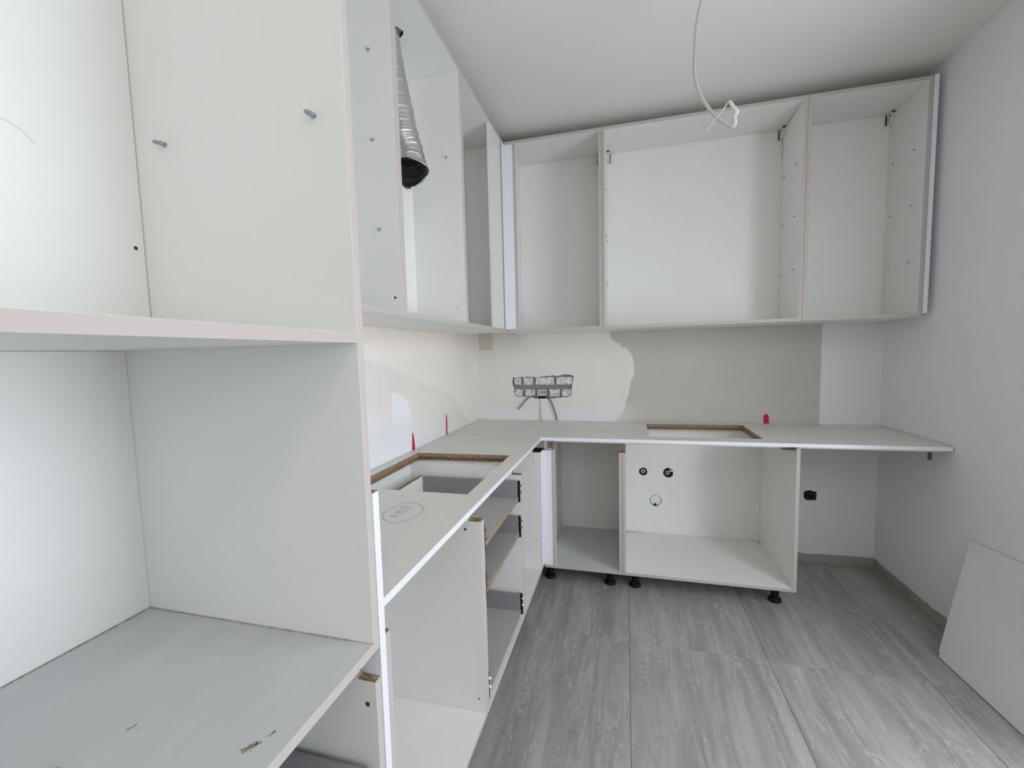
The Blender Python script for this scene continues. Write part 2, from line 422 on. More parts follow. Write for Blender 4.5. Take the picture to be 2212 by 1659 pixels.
# red marking paint on the walls
def paint_mark(parent, pts, axis, a0, a1):
    MB().prism(pts, axis, a0, a1, RED).build('paint_mark', parent, label='red spray paint mark')
paint_mark(wall_left, [(-.607, ZT+.001), (-.588, ZT+.001), (-.586, .875), (-.585, .93), (-.588, .952), (-.594, .962), (-.600, .952), (-.603, .93), (-.605, .875)], 0, .0002, .0008)
paint_mark(wall_left, [(-1.028, ZT+.001), (-.998, ZT+.001), (-1.000, .87), (-1.005, .905), (-1.009, .921), (-1.014, .928), (-1.019, .921), (-1.022, .905), (-1.026, .87)], 0, .0002, .0008)
paint_mark(wall_back, [(1.803, ZT+.001), (1.833, ZT+.001), (1.829, .884), (1.822, .896), (1.808, .896), (1.801, .882)], 1, -.0002, -.0008)

# exposed bricks
def bricks():
    rows = [[(338, 500), (565, 790), (860, 1290), (1350, 1728)], [(345, 525), (612, 832), (1188, 1420), (1482, 1700)]]
    for r, row in enumerate(rows):
        for a, b in row:
            x0, z1 = zmpx(a, 400 if r == 0 else 682); x1, z0 = zmpx(b, 575 if r == 0 else 858)
            mb = MB(); nx, nz = 7, 5; vs = {}
            for i in range(nx):
                for k in range(nz):
                    ed = i in (0, nx-1) or k in (0, nz-1)
                    px, pz = x0+(x1-x0)*i/(nx-1), z0+(z1-z0)*k/(nz-1)
                    y = .006+.004*noise.noise((px*60, pz*60, 3))+(.002 if ed else random.choice((0, 0, 0, .006)))
                    vs[i, k] = mb.bm.verts.new((px+random.uniform(-1, 1)*.001, y, pz+random.uniform(-1, 1)*.001))
            for i in range(nx-1):
                for k in range(nz-1): mb.face([vs[i, k], vs[i+1, k], vs[i+1, k+1], vs[i, k+1]], BRICK)
            rim = [vs[i, 0] for i in range(nx)]+[vs[nx-1, k] for k in range(1, nz)]+[vs[i, nz-1] for i in range(nx-2, -1, -1)]+[vs[0, k] for k in range(nz-2, 0, -1)]
            bk = [mb.bm.verts.new((v.co.x, .055, v.co.z)) for v in rim]
            for i in range(len(rim)): mb.face([rim[i], bk[i], bk[(i+1) % len(rim)], rim[(i+1) % len(rim)]], BRICK)
            mb.build('brick', wall_back)
    # mortar bed behind and between, rough and recessed
    mb = MB(); vs = {}; nx, nz = 48, 22
    (xa, zb), (xb, za) = zmpx(270, 330), zmpx(1790, 930)
    for i in range(nx):
        for k in range(nz):
            px, pz = xa+(xb-xa)*i/(nx-1), za+(zb-za)*k/(nz-1)
            vs[i, k] = mb.bm.verts.new((px, .0165+.004*noise.noise((px*90, pz*90, 0))+.002*random.random(), pz))
    for i in range(nx-1):
        for k in range(nz-1): mb.face([vs[i, k], vs[i+1, k], vs[i+1, k+1], vs[i, k+1]], MORTAR)
    mb.build('mortar', wall_back)
bricks()

# ------------------------------------------------------------------ strokes (handwriting)
GLYPH = {'A': [[(0, 0), (.38, 1), (.78, 0)], [(.12, .4), (.66, .38)]], '1': [[(.3, 1), (.3, 0)]],
         '0': [[(.45, 1), (.12, .8), (.08, .3), (.4, 0), (.75, .25), (.78, .75), (.5, 1.02)]],
         '2': [[(.1, .78), (.35, 1), (.65, .8), (.5, .45), (.05, .02), (.9, .05)]],
         'C': [[(.75, .85), (.45, 1), (.12, .7), (.12, .3), (.42, 0), (.75, .15)]],
         'O': [[(.45, 1), (.1, .7), (.12, .25), (.45, 0), (.8, .3), (.78, .75), (.45, 1)]],
         'K': [[(.12, 1), (.12, 0)], [(.75, 1), (.14, .45), (.78, 0)]]}
def writing(name, parent, text, org, e1, e2, w, h, rad, m, oval=None, gap=1.05, label=None):
    mb = MB(); e1, e2, org = Vector(e1), Vector(e2), Vector(org); cx = 0
    for ch in text:
        cw = .55 if ch == '1' else gap
        for st in GLYPH[ch]:
            pts = [org+e1*((cx+p[0])*w)+e2*(p[1]*h) for p in st]
            if len(pts) > 3: pts = spline(pts, 5)
            mb.sweep(pts, rad, rad*.35, m, 6, up=e1.cross(e2).cross(Vector(pts[1])-Vector(pts[0])))
        cx += cw
    if oval:
        c, a, b, k = oval
        pts = [Vector(c)+a*math.cos(t)*(1+k*math.sin(2*t))+b*math.sin(t) for t in [i/40*2*math.pi for i in range(41)]]
        mb.sweep(pts, rad*.8, rad*.3, m, 6, up=Vector((0, 0, 1)).cross(pts[1]-pts[0]))
    return mb.build(name, parent, label=label)

# ------------------------------------------------------------------ small fittings
def pin(parent, p, d, L=.011, r=.0028, name='shelf_pin', m=PIN):
    p, d = Vector(p), Vector(d)
    MB().cyl(p-d*.002, p+d*L, r, r*.8, m, 10).cyl(p, p+d*.0018, r*1.8, r*1.6, m, 10).build(name, parent)
def hole(parent, p, d, r=.0025):
    p, d = Vector(p), Vector(d)
    MB().cyl(p-d*.001, p+d*.0003, r, r, HOLE, 10).build('drill_hole', parent)
def leg(parent, x, y, h=ZB):
    mb = MB(); prof = [(.030, 0), (.030, .012), (.026, .018), (.018, .021), (.018, .045), (.020, .046), (.020, .060), (.0175, .061), (.0175, h-.006), (.03, h-.005), (.03, h)]
    seg = 20; rings = []
    for r, z in prof: rings.append([mb.bm.verts.new((x+r*math.cos(2*math.pi*k/seg), y+r*math.sin(2*math.pi*k/seg), z)) for k in range(seg)])
    for i in range(len(rings)-1):
        for k in range(seg): mb.face([rings[i][k], rings[i][(k+1) % seg], rings[i+1][(k+1) % seg], rings[i+1][k]], BLACK)
    mb.face(rings[0][::-1], BLACK); mb.face(rings[-1], BLACK)
    mb.build('leg', parent)
def hang_bracket(parent, x, y, z, s):
    """cabinet hanger in the upper back corner; s = +1 when it sits on the side at lower x"""
    mb = MB(); w = .017
    xs = sorted((x, x+s*w))
    mb.prism([(y, z), (y-.040, z), (y-.052, z-.012), (y-.050, z-.028), (y-.028, z-.052), (y, z-.056)], 0, xs[0], xs[1], BRKT)
    mb.cyl((x+s*w, y-.036, z-.018), (x+s*(w+.001), y-.036, z-.018), .006, .006, HOLE, 12)
    mb.cyl((x+s*w, y-.022, z-.034), (x+s*(w+.001), y-.022, z-.034), .004, .004, HOLE, 12)
    o = mb.build('hanging_bracket', parent, bevel=.001)
    MB().box(sorted((x+s*w, x+s*(w+.004))), (y-.006, y-.001), (z-.054, z-.004), BLACK).build('bracket_hook', o)
    MB().cyl((x+s*.008, y-.045, z+.0), (x+s*.008, y-.045, z-.006), .006, .006, HOLE, 12).build('bracket_screw', o)

def wall_cabinet(ax, label, a0, a1, front, back, legs_a0=None, legs_a1=None, top_hole=None, t=T):
    """open wall cabinet. ax=0: run along x (front faces -y); ax=1: run along y (front faces +x).
    a0..a1 extent along the run, front/back depth coordinates (front plane, back-panel face)"""
    fr = '-y' if ax == 0 else '+x'
    loc = ((a0+a1)/2, 0, ZU0) if ax == 0 else (0, (a0+a1)/2, ZU0)
    r = thing('wall_cabinet', label, 'cabinet', loc)
    D = (front, -.002) if ax == 0 else (.002, front)
    def part(name, A, Z, m=LAM, dep=None, faces=None):
        f = {fr: EDGE} if faces is None else faces
        if ax == 0: return box(name, A, dep or D, Z, m, f, r)
        return box(name, dep or D, A, Z, m, f, r)
    g = .0003
    l0 = legs_a0 if legs_a0 is not None else a0; l1 = legs_a1 if legs_a1 is not None else a1
    part('bottom_panel', (a0+g, a1-g), (ZU0, ZU0+t))
    if top_hole:
        outer = [(D[0], a0+g), (D[1], a0+g), (D[1], a1-g), (D[0], a1-g)]
        mb = holed(outer, [top_hole], 2, ZU1-t, ZU1, LAM, HOLE)
        for f in mb.bm.faces:
            if all(abs(v.co.x-front) < 1e-5 for v in f.verts): f.material_index = mb.mi(EDGE)
        mb.build('top_panel', r)
    else: part('top_panel', (a0+g, a1-g), (ZU1-t, ZU1))
    part('side_panel', (a0+g, a0+t), (ZU0+t+g, ZU1-t-g), faces={} if legs_a0 else None)
    if legs_a0: part('stile', (l0+g, l0+t), (ZU0+t+g, ZU1-t-g), dep=(front, front+.022))
    part('side_panel', (l1-t, l1-g), (ZU0+t+g, ZU1-t-g))
    dep = (back, back+.008) if ax == 0 else (back-.008, back)
    part('back_panel', (a0+t+g, l1-t-g), (ZU0+t+g, ZU1-t-g), LAMB, dep, {})
    return r

# --- wall cabinets on the left wall
FL = .332; BL = .102
c1 = wall_cabinet(1, 'white open wall cabinet beside the tall unit, left of the hanging duct', -2.27, -1.6681, FL, BL)
for x, z in ((.256, 2.221), (.256, 1.960), (.265, 1.692)): pin(c1, (x, -1.6685-T, z), (0, -1, 0))
hole(c1, (.309, -1.6685-T, 1.480), (0, -1, 0), .004)
DH = [(.150+.066*math.cos(t)*(1+.12*math.sin(5*t)), -1.395+.068*math.sin(t)*(1+.1*math.cos(3*t))) for t in [2*math.pi*i/28 for i in range(28)]]
c2 = wall_cabinet(1, 'white open wall cabinet with the foil duct hanging through its top', -1.6679, -1.0961, FL, BL, top_hole=DH)
pin(c2, (.265, -1.0965-T, 2.139), (0, -1, 0)); hole(c2, (.29, -1.0965-T, 1.50), (0, -1, 0), .002)
c3 = wall_cabinet(1, 'white open wall cabinet on the left wall with blind post at the corner', -1.0959, -.4135, FL, BL)
box('blind_panel', (FL-T, FL-.0005), (-.678, -.480), (ZU0+T+.0006, ZU1-T-.0006), LAM, {'+y': EDGE, '-y': LAM}, c3)
for z in (2.423, 2.188, 1.963, 1.74, 1.50): hole(c3, (FL-.0005, -.514, z), (1, 0, 0), .0025)
for y, z in ((-1.05, 2.21), (-1.05, 1.96)): pin(c3, (BL, -.72, z-.02), (1, 0, 0), .006)
# --- wall cabinets on the back wall
FB = -.410; BB = -.102
u1 = wall_cabinet(0, 'white open wall cabinet, narrow one at the inner corner of the back wall', .3345, .8785, FB, BB, legs_a0=.3845)
u2 = wall_cabinet(0, 'widest white open wall cabinet, middle of the back wall above the sink cutout', .8795, 1.852, FB, BB)
u3 = wall_cabinet(0, 'white open wall cabinet nearest the right wall', 1.853, 2.346, FB, BB)
zi = ZU1-T-.0006
hang_bracket(u2, .8795+T, BB, zi, 1); hang_bracket(u2, 1.852-T, BB, zi, -1); hang_bracket(u3, 2.346-T, BB, zi, -1)
hang_bracket(u1, .8785-T, BB, zi, -1)
for z in (2.213, 1.956, 1.690):
    for y in (-.325, -.150):
        pin(u2, (1.852-T, y, z), (-1, 0, 0), .007); pin(u3, (2.346-T, y, z), (-1, 0, 0), .007)
for z in (2.19, 1.942, 1.684):
    pin(u2, (.8795+T, -.35, z), (1, 0, 0), .009); pin(u2, (.8795+T, -.225, z), (1, 0, 0), .009)
    pin(u1, (.8785-T, -.35, z), (-1, 0, 0), .004)
for pts in ([(-.36, ZU1-T-.0008), (-.14, ZU1-T-.0008), (-.14, ZU1-T-.013), (-.22, ZU1-T-.010)], [(-.105, 2.43), (-.118, 2.42), (-.113, 2.36), (-.105, 2.30)]):
    MB().prism(pts, 0, 1.852-T-.0002, 1.852-T-.0006, WORN).build('worn_edge', u2, label='yellow brown worn strip')
# fillers
f1 = thing('filler_strip', 'white corner filler strip joining the two runs of wall cabinets', 'filler', (.345, -.43, ZU0+T))
box('side_leaf', (FL+.001, FL+.006), (-.476, FB-.0005), (ZU0+T+.001, ZU1-T-.001), GLOSS, {'-y': EDGE}, f1)
box('front_leaf', (FL+.0065, .3840), (FB-.0005, FB+.016), (ZU0+T+.001, ZU1-T-.001), GLOSS, {}, f1)
tag(MB().box((2.3475, 2.3655), (FB-.004, -.01), (1.437, ZU1+.002), GLOSS).build('filler_strip', origin=(2.3565, -.2, 1.437), bevel=.0007),
    'narrow white filler strip between last wall cabinet and right wall', 'filler')

# ------------------------------------------------------------------ base cabinets
NZ = .763; ND = .040                         # notch for the grip rail
def side_x(name, parent, x, yf, yb, z0=ZB, notch=True):
    """side panel across x, front at yf (faces -y)"""
    if notch: pts = [(yf, z0), (yf, NZ), (yf+ND, NZ), (yf+ND, ZC), (yb, ZC), (yb, z0)]; sd = {0: EDGE, 1: CHIP, 2: CHIP}
    else: pts = [(yf, z0), (yf, .8195), (yf+.03, .8195), (yf+.03, ZC), (yb, ZC), (yb, z0)]; sd = {0: EDGE}
    return MB().prism(pts, 0, x[0], x[1], LAM, sd).build(name, parent, bevel=.0003)
def side_y(name, parent, y, xf, xb, z0=ZB, zc=ZC, nz=NZ, nd=ND):
    pts = [(xf, z0), (xf, nz), (xf-nd, nz), (xf-nd, zc), (xb, zc), (xb, z0)]
    return MB().prism(pts, 1, y[0], y[1], LAM, {0: EDGE, 1: CHIP, 2: CHIP}).build(name, parent, bevel=.0003)
LF = .5545; LB = .022                         # left run front / back face
BF = -.585                                    # back run front
g = .0004
def left_base(label, y0, y1, name='base_cabinet'):
    r = thing(name, label, 'cabinet', (.28, (y0+y1)/2, 0))
    side_y('side_panel', r, (y0+g, y0+T), LF, .004); side_y('side_panel', r, (y1-T, y1-g), LF, .004)
    box('bottom_panel', (.004, LF), (y0+T+g, y1-T-g), (ZB, ZB+T), LAM, {'+x': EDGE}, r)
    box('back_panel', (LB-.008, LB), (y0+T+g, y1-T-g), (ZB+T+g, ZC), LAMB, {}, r)
    for x in (.08, LF-.085):
        for y in (y0+.07, y1-.07): leg(r, x, y)
    return r
nu = left_base('empty white base cabinet at the near end of left worktop', -2.228, -1.632)
hole(nu, (.501, -1.632-T, .735), (0, -1, 0), .0045); hole(nu, (.530, -1.632-T, .157), (0, -1, 0), .003)
du = left_base('white drawer base cabinet under the hob cutout', -1.631, -1.0785, 'drawer_cabinet')
def drawer(parent, z, y0, y1, xf, h=.075, name='drawer', runners=True):
    d = box(name, (.095, xf), (y0, y1), (z-.016, z), DGREYF, {'+x': CHIP}, parent)
    for yy in ((y0-.002, y0+.011), (y1-.011, y1+.002)):
        box('drawer_side', (.095, xf-.003), yy, (z+.0005, z+h), DGREY, {}, d)
    box('drawer_back', (.0775, .0945), (y0, y1), (z-.006, z+h+.002), LAM, {'+z': CHIP}, d)
    for k, (yy, s) in enumerate(((y0-.0095, 1), (y1+.0025, -1)) if runners else ()):
        b = MB().box((xf-.012, xf+.007), (yy, yy+.007), (z-.022, z+h-.002), BLACK).box((xf-.26, xf-.012), (yy+.001, yy+.006), (z-.014, z+.012), STEEL)
        for zz in (.022, .052): b.cyl((xf+.003, yy+.0035, z+zz), (xf+.013, yy+.0035, z+zz), .0052, .0045, CLIP if z < .3 else DSTEEL, 10)
        b.build('drawer_runner', d)
    return d
for z in (.667, .508, .150): drawer(du, z, -1.600, -1.1095, .546)
MB().prism([(.03, .70), (.035, .702), (.041, .714), (.038, .716)], 1, -1.0785-T-.0006, -1.0785-T-.0002, INK2).build('pencil_mark', du)
cu = left_base('white blind corner base cabinet, left of the inner corner', -1.0775, -.628)
hole(cu, (.517, -.628-T, .715), (0, -1, 0)); hole(cu, (.517, -.628-T, .704), (0, -1, 0)); hole(cu, (.520, -.628-T, .55), (0, -1, 0)); hole(cu, (.523, -.628-T, .28), (0, -1, 0))
hole(cu, (LF, -1.072, .55), (1, 0, 0))
# raw rail seen through the notch in the inner corner
gr = thing('support_rail', 'beige raw board rail in the notch under the inner corner of the worktop', 'rail', (.50, -.535, .765))
box('board', (.40, .5555), (-.5440, -.5275), (.7665, ZC-.0005), UNDER, {'-z': CHIP}, gr)
box('board', (.5565, .606), (-.5385, -.5275), (.7665, ZC-.0005), UNDER, {'-z': CHIP}, gr)
MB().cyl((.44, -.575, .7745), (.512, -.575, .7745), .0052, .0052, DSTEEL, 14).build('metal_tube', gr)
cf = thing('filler_strip', 'white upright corner filler strip under the inner corner of the worktop', 'filler', (.58, -.59, ZB))
box('front_leaf', (LF+.004, .6070), (BF, BF+.016), (ZB+T, NZ), GLOSS, {}, cf)
box('side_leaf', (LF+.0005, LF+.0035), (-.640, BF+.016), (ZB+T, NZ), GLOSS, {}, cf)

def back_base(label, x0, x1, notch1=True, holes=None, name='base_cabinet', stile=None):
    r = thing(name, label, 'cabinet', ((x0+x1)/2, -.3, 0))
    if stile:
        MB().prism([(BF+.002, ZB+T+g), (BF+.002, NZ-.02), (BF+.045, NZ-.02), (BF+.045, ZC), (-.002, ZC), (-.002, ZB+T+g)], 0, x0+g, x0+T, LAM).build('side_panel', r)
        MB().prism([(BF, ZB+T+g), (BF, NZ), (BF+.014, NZ), (BF+.014, NZ+.001), (BF+.022, NZ+.001), (BF+.022, ZB+T+g)], 0, stile, stile+T, LAM, {0: EDGE}).build('stile', r)
        MB().box((stile, stile+T), (BF+.0225, BF+.045), (NZ-.001, ZC), CHIP, {'+x': LAM}).build('stile_top', r)
    else: side_x('side_panel', r, (x0+g, x0+T), BF, -.002)
    side_x('side_panel', r, (x1-T, x1-g), BF, -.002, notch=notch1)
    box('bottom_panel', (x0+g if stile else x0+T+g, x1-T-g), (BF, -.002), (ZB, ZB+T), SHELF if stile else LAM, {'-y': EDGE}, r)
    if holes:
        hb = holed([(x0+T+g, ZB+T+g), (x1-T-g, ZB+T+g), (x1-T-g, ZC), (x0+T+g, ZC)], [circle(a, b, rr, 26, .05) for a, b, rr in holes], 1, -.010, -.0025, LAMB)
        hb.build('back_panel', r)
    else: box('back_panel', (x0+T+g, x1-T-g), (-.010, -.0025), (ZB+T+g, ZC), LAMB, {}, r)
    return r
ca = back_base('narrow white base cabinet right of the inner corner, on black legs', .5595, .9830, stile=.6075)
for x in (.578, .915):
    for y in (-.503, -.09): leg(ca, x if x > .6 else (.578 if y < -.3 else .60), y)
cs = back_base('wide white sink base cabinet with pipe holes in its back', .9838, 1.8065, notch1=False, holes=HOLES_PIPE, name='sink_cabinet')
for x in (1.05, 1.737):
    for y in (-.501, -.09): leg(cs, x, y)
MB().box((1.735, 1.7895), (BF+.012, BF+.05), (.8000, .8028), DSTEEL).build('corner_plate', cs)
box('top_rail', (.9838+T+g, 1.8065-T-g), (-.0245, -.0105), (.72, ZC), LAM, {}, cs)

# sawdust lying in the corners of the sink cabinet and the oven niche
def dust(name, parent, path, w, n, label):
    mb = MB(); P = [Vector(p) for p in path]
    m = DUST
    for i in range(n):
        k = random.random()*(len(P)-1); a = P[int(k)].lerp(P[min(int(k)+1, len(P)-1)], k-int(k))
        s = random.uniform(.0004, .0013)
        d = Vector((random.gauss(0, w), random.gauss(0, w), 0))
        c = a+Vector((abs(d.x)*parent['dsx'], abs(d.y)*parent['dsy'], s*.3))
        v = [mb.bm.verts.new(c+Vector((random.uniform(-s, s)*1.6, random.uniform(-s, s)*1.6, h))) for h in (0, 0, 0, s*.8)]
        for f in ((0, 1, 2), (0, 1, 3), (1, 2, 3), (0, 2, 3)): mb.face([v[q] for q in f], m)
    mb.build(name, parent, kind='stuff', label=label)
DUST = plain('sawdust', (.40, .29, .19), .9, .1, var=.3, scale=300)
DIRT = plain('dirt', (.33, .29, .25), .9, .1, var=.2, scale=200)
zz = ZB+T
cs['dsx'] = 1; cs['dsy'] = -1
dust('sawdust', cs, [(1.02, -.013, zz), (1.10, -.013, zz)], .010, 260, 'brown sawdust in the back left corner')
dust('sawdust', cs, [(1.004, -.03, zz), (1.004, -.015, zz)], .010, 200, 'brown sawdust in the back left corner')
cs['dsx'] = -1
dust('sawdust', cs, [(1.72, -.013, zz), (1.786, -.013, zz), (1.787, -.05, zz)], .006, 200, 'brown sawdust in the back right corner')
del cs['dsx'], cs['dsy']

# ------------------------------------------------------------------ worktops
WF = .5575; WB = -.600; SY = -.690
def slab(name, label, outer, cut, front_edges, sub_outer):
    r = thing(name, label, 'worktop', (outer[0][0], outer[0][1], ZC))
    mb = holed(outer, [cut], 2, ZT-.0172, ZT, UNDER, CHIP, back=TOP)
    # pick the finished front edges out in white
    for f in mb.bm.faces:
        nrm = f.normal if f.normal.length else Vector((0, 0, 0)); f.normal_update(); nrm = f.normal
        if abs(nrm.z) < .1:
            c = f.calc_center_median()
            for fn in front_edges:
                if fn(c): f.material_index = mb.mi(GLOSS)
    mb.build('top_slab', r)
    sub = holed(sub_outer, [[(x, y+(.007 if i >= 2 else 0)) for i, (x, y) in enumerate(cut)]], 2, ZC+.0004, ZT-.0176, UNDER, CHIP2, rim=LAM)
    sub.build('substrate', r)
    return r
HOB = [(.050, -1.610), (.498, -1.610), (.494, -1.045), (.046, -1.058)]
wl = slab('worktop', 'greige topped worktop on the left run with hob cutout and ringed handwriting',
          [(.006, -2.29), (WF, -2.29), (WF, SY), (.006, SY)], HOB, [lambda c: c.x > WF-.001],
          [(.006, -2.29), (.505, -2.29), (.505, SY), (.006, SY)])
SINK = [(1.122, -.508), (1.668, -.500), (1.672, -.066), (1.124, -.080)]
wr = slab('worktop', 'long worktop on the back wall with sink cutout, ending at the right wall',
          [(.006, -.004), (.006, SY+.0012), (WF, SY+.0012), (WF, WB), (2.386, WB), (2.386, -.004)], SINK,
          [lambda c: c.x > WF-.001 and abs(c.x-WF) < .001, lambda c: abs(c.y-WB) < .001],
          [(.006, -.004), (.006, SY+.0012), (.505, SY+.0012), (.505, -.5445), (2.386, -.5445), (2.386, -.004)])
writing('handwriting', wl, 'A102', (.373, -1.845, ZT+.0003), (0, 1, 0), (-1, 0, 0), .026, .032, .0010, INK, (Vector((.368, -1.803, ZT+.0003)), Vector((0, .080, 0)), Vector((-.055, 0, 0)), .12), label='blue handwriting A102 inside an oval')
writing('handwriting', wr, 'A102', (.800, -.375, ZT+.0003), (1, .12, 0), (0, 1, 0), .035, .058, .0011, INK2, (Vector((.865, -.345, ZT+.0001)), Vector((.100, .012, 0)), Vector((0, .062, 0)), .1), label='faint handwriting A102 inside an oval')
def line(name, parent, pts, rad, m): MB().sweep(pts, rad, rad*.3, m, 6, up=Vector((0, 0, 1)).cross(Vector(pts[1])-Vector(pts[0]))).build(name, parent)
line('pencil_line', wr, [(.008, -.604, ZT+.0002), (.20, -.595, ZT+.0002), (.40, -.583, ZT+.0002)], .0010, INK2)
line('pencil_line', wr, [(.403, -.008, ZT+.0002), (.417, -.55, ZT+.0002)], .0009, INK2)
for x, y in ((.480, -.63), (.505, -.632), (.27, -.37), (.09, -.40), (.05, -.65)): hole(wr, (x, y, ZT), (0, 0, 1), .003)
tag(MB().box((2.333, 2.347), (-.535, -.531), (.765, ZC-.0005), DSTEEL).box((2.333, 2.347), (-.531, -.495), (.7995, ZC-.0005), DSTEEL).build('angle_bracket', origin=(2.34, -.52, .765)),
    'small metal bracket hanging under the right end of the worktop', 'bracket')

# ------------------------------------------------------------------ tall unit, near left
TF = .597; TY = -2.333; TN = -2.96
tb = thing('tall_base_cabinet', 'white base cabinet under the tall oven unit, with grey drawer', 'cabinet', (.3, -2.64, 0))
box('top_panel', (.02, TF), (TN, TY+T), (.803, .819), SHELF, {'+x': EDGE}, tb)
side_y('side_panel', tb, (TY, TY+T-.0006), TF-.0005, .02, zc=.8026, nz=.751, nd=.034)
side_y('side_panel', tb, (TN, TN+T), TF-.0005, .02, zc=.8026, nz=.751, nd=.034)
box('bottom_panel', (.02, TF-.0005), (TN+T+g, TY-g), (ZB, ZB+T), LAM, {'+x': EDGE}, tb)
box('back_panel', (.012, .0195), (TN, TY+T), (ZB, .8026), LAMB, {}, tb)
drawer(tb, .527, TN+T+.013, TY-.0135, TF-.01, runners=False)
hole(tb, (.579, TY, .709), (0, -1, 0), .0045)
for x in (.08, .51):
    for y in (TN+.07, TY-.07): leg(tb, x, y)
tc = thing('tall_cabinet', 'tall white oven housing at the left edge, open niches split by a shelf', 'cabinet', (.3, -2.64, .8195))
box('side_panel', (.02, TF), (TY, TY+T-.0004), (.8196, 2.50), LAM, {'+x': EDGE}, tc)
box('side_panel', (.02, TF), (TN, TN+T), (.8196, 2.50), LAM, {'+x': EDGE}, tc)
box('shelf', (.1035, TF-.0004), (TN+T+g, TY-g), (1.3190, 1.3355), LAM, {'+x': EDGE}, tc)
box('lower_back_panel', (.095, .103), (TN+T+g, TY-g), (.8196, 1.3186), LAMB, {}, tc)
box('upper_back_panel', (.167, .175), (TN+T+g, TY-.0015), (1.3359, 2.482), LAMB, {}, tc)
box('top_panel', (.02, TF), (TN+T+g, TY-g), (2.4835, 2.50), LAM, {'+x': EDGE}, tc)
for x in (.542, .241):
    MB().cyl((x, TY+.002, 1.668), (x, TY-.009, 1.668), .0040, .0036, PIN, 12).box((x-.0035, x+.0035), (TY-.019, TY-.009), (1.6645, 1.668), PIN).build('shelf_pin', tc)
hole(tc, (.175, -2.349, 1.497), (1, 0, 0), .0035)
tc['dsx'] = 1; tc['dsy'] = -1
dust('sawdust', tc, [(.1045, -2.60, .819), (.1045, -2.345, .819)], .0016, 420, 'brown sawdust along the back of the shelf')
dust('sawdust', tc, [(.106, -2.3345, .819), (.30, -2.3345, .819), (.55, -2.3345, .819)], .0011, 330, 'brown sawdust along the side of the shelf')
def smudge(c, d, L, w, n, m, label):
    mb = MB(); d = Vector(d).normalized(); e = Vector((-d.y, d.x))
    for k in range(n):
        q = Vector(c)+d*random.uniform(-L, L)+e*random.gauss(0, w); a = random.uniform(.0006, .0022); b = random.uniform(.0004, .0010)
        mb.prism([tuple(q+d*a), tuple(q+e*b), tuple(q-d*a), tuple(q-e*b)], 2, .8191, .8194, m)
    mb.build('dirt_mark', tc, label=label)
smudge((.555, -2.542), (.55, .84), .011, .0022, 60, DIRT, 'brown scuff mark')
smudge((.566, -2.519), (.4, .9), .005, .0008, 14, DIRT, 'brown scuff mark')
smudge((.376, -2.556), (.3, .95), .006, .0012, 14, DIRT, 'grey scuff mark')
del tc['dsx'], tc['dsy']
for k, (yc, zc, rr) in enumerate(((-2.55, 1.735, .05), (-2.565, 1.66, .045), (-2.52, 1.60, .05))):
    mb = MB(); pts = [Vector((.1752, yc+rr*math.cos(t), zc+rr*.75*math.sin(t))) for t in [.5+1.6*i/10 for i in range(11)]]
    mb.sweep(pts, .0006, .0001, plain('faint_scuff', (.60, .60, .57), .6), 6, up=(0, 0, 1)); mb.build('scuff_mark', tc)
fp = MB().box((.50, TF), (-2.3135, -2.2955), (0.0, 1.0705), GLOSS, {'+z': CHIP, '-x': CHIP})
tag(fp.build('filler_strip', origin=(.55, -2.3045, 0), bevel=.0007), 'white upright filler panel standing against the tall unit, cut above worktop height', 'filler')
tag(MB().cyl((.362, -2.6395, .8193), (.362, -2.6395, .8245), .0185, .0165, BLACK, 32).cyl((.362, -2.6395, .8245), (.362, -2.6395, .828), .012, .010, BLACK, 32).build('plastic_cap', origin=(.362, -2.6395, .8193)),
    'black round plastic cap lying on the oven niche shelf, at the picture bottom', 'cap')

# ------------------------------------------------------------------ foil duct
def duct():
    r = thing('ventilation_duct', 'crumpled silver aluminium foil duct hanging in the wall cabinet', 'duct', (.15, -1.395, ZU1))
    pts = spline([(.146, -1.397, 2.545), (.152, -1.395, 2.45), (.166, -1.39, 2.34), (.184, -1.385, 2.23), (.203, -1.38, 2.12), (.219, -1.376, 2.055), (.236, -1.392, 1.995), (.250, -1.412, 1.965)], 22)
    def ribs(i):
        return (1+.018*math.sin(i*2.1)+(.035 if i % 9 == 0 else 0)+.012*math.sin(i*.37))
    mb = MB(); P = [Vector(p) for p in pts]; N = len(P); seg = 44; rings = []; a = Vector((1, 0, 0))
    for i, p in enumerate(P):
        d = (P[min(i+1, N-1)]-P[max(i-1, 0)]).normalized(); a = (a-d*a.dot(d)).normalized(); b = d.cross(a)
        ring = []
        for j in range(seg):
            t = 2*math.pi*j/seg
            k = ribs(i)*(1+.03*noise.noise((math.cos(t)*2, math.sin(t)*2, i*.05))+.008*noise.noise((j*.9, i*.6, 2)))
            end = max(0, (i-(N-14))/14)
            k *= 1+.10*end*math.cos(3*t+.7)
            ring.append(mb.bm.verts.new(p+(a*math.cos(t)+b*math.sin(t))*.056*k+d*(.014*end*math.sin(2*t+1.2))))
        rings.append(ring)
    for i in range(N-1):
        for j in range(seg): mb.face([rings[i][j], rings[i][(j+1) % seg], rings[i+1][(j+1) % seg], rings[i+1][j]], ALU, True)
    o = mb.build('foil_tube', r)
    so = o.modifiers.new('wall', 'SOLIDIFY'); so.thickness = .0008; so.offset = -1
    # wire hoops of the spiral
    for i in range(12, N-3, 9):
        mb = MB(); loop = [v for v in rings_co[i]] if False else None
    return r, pts
duct()

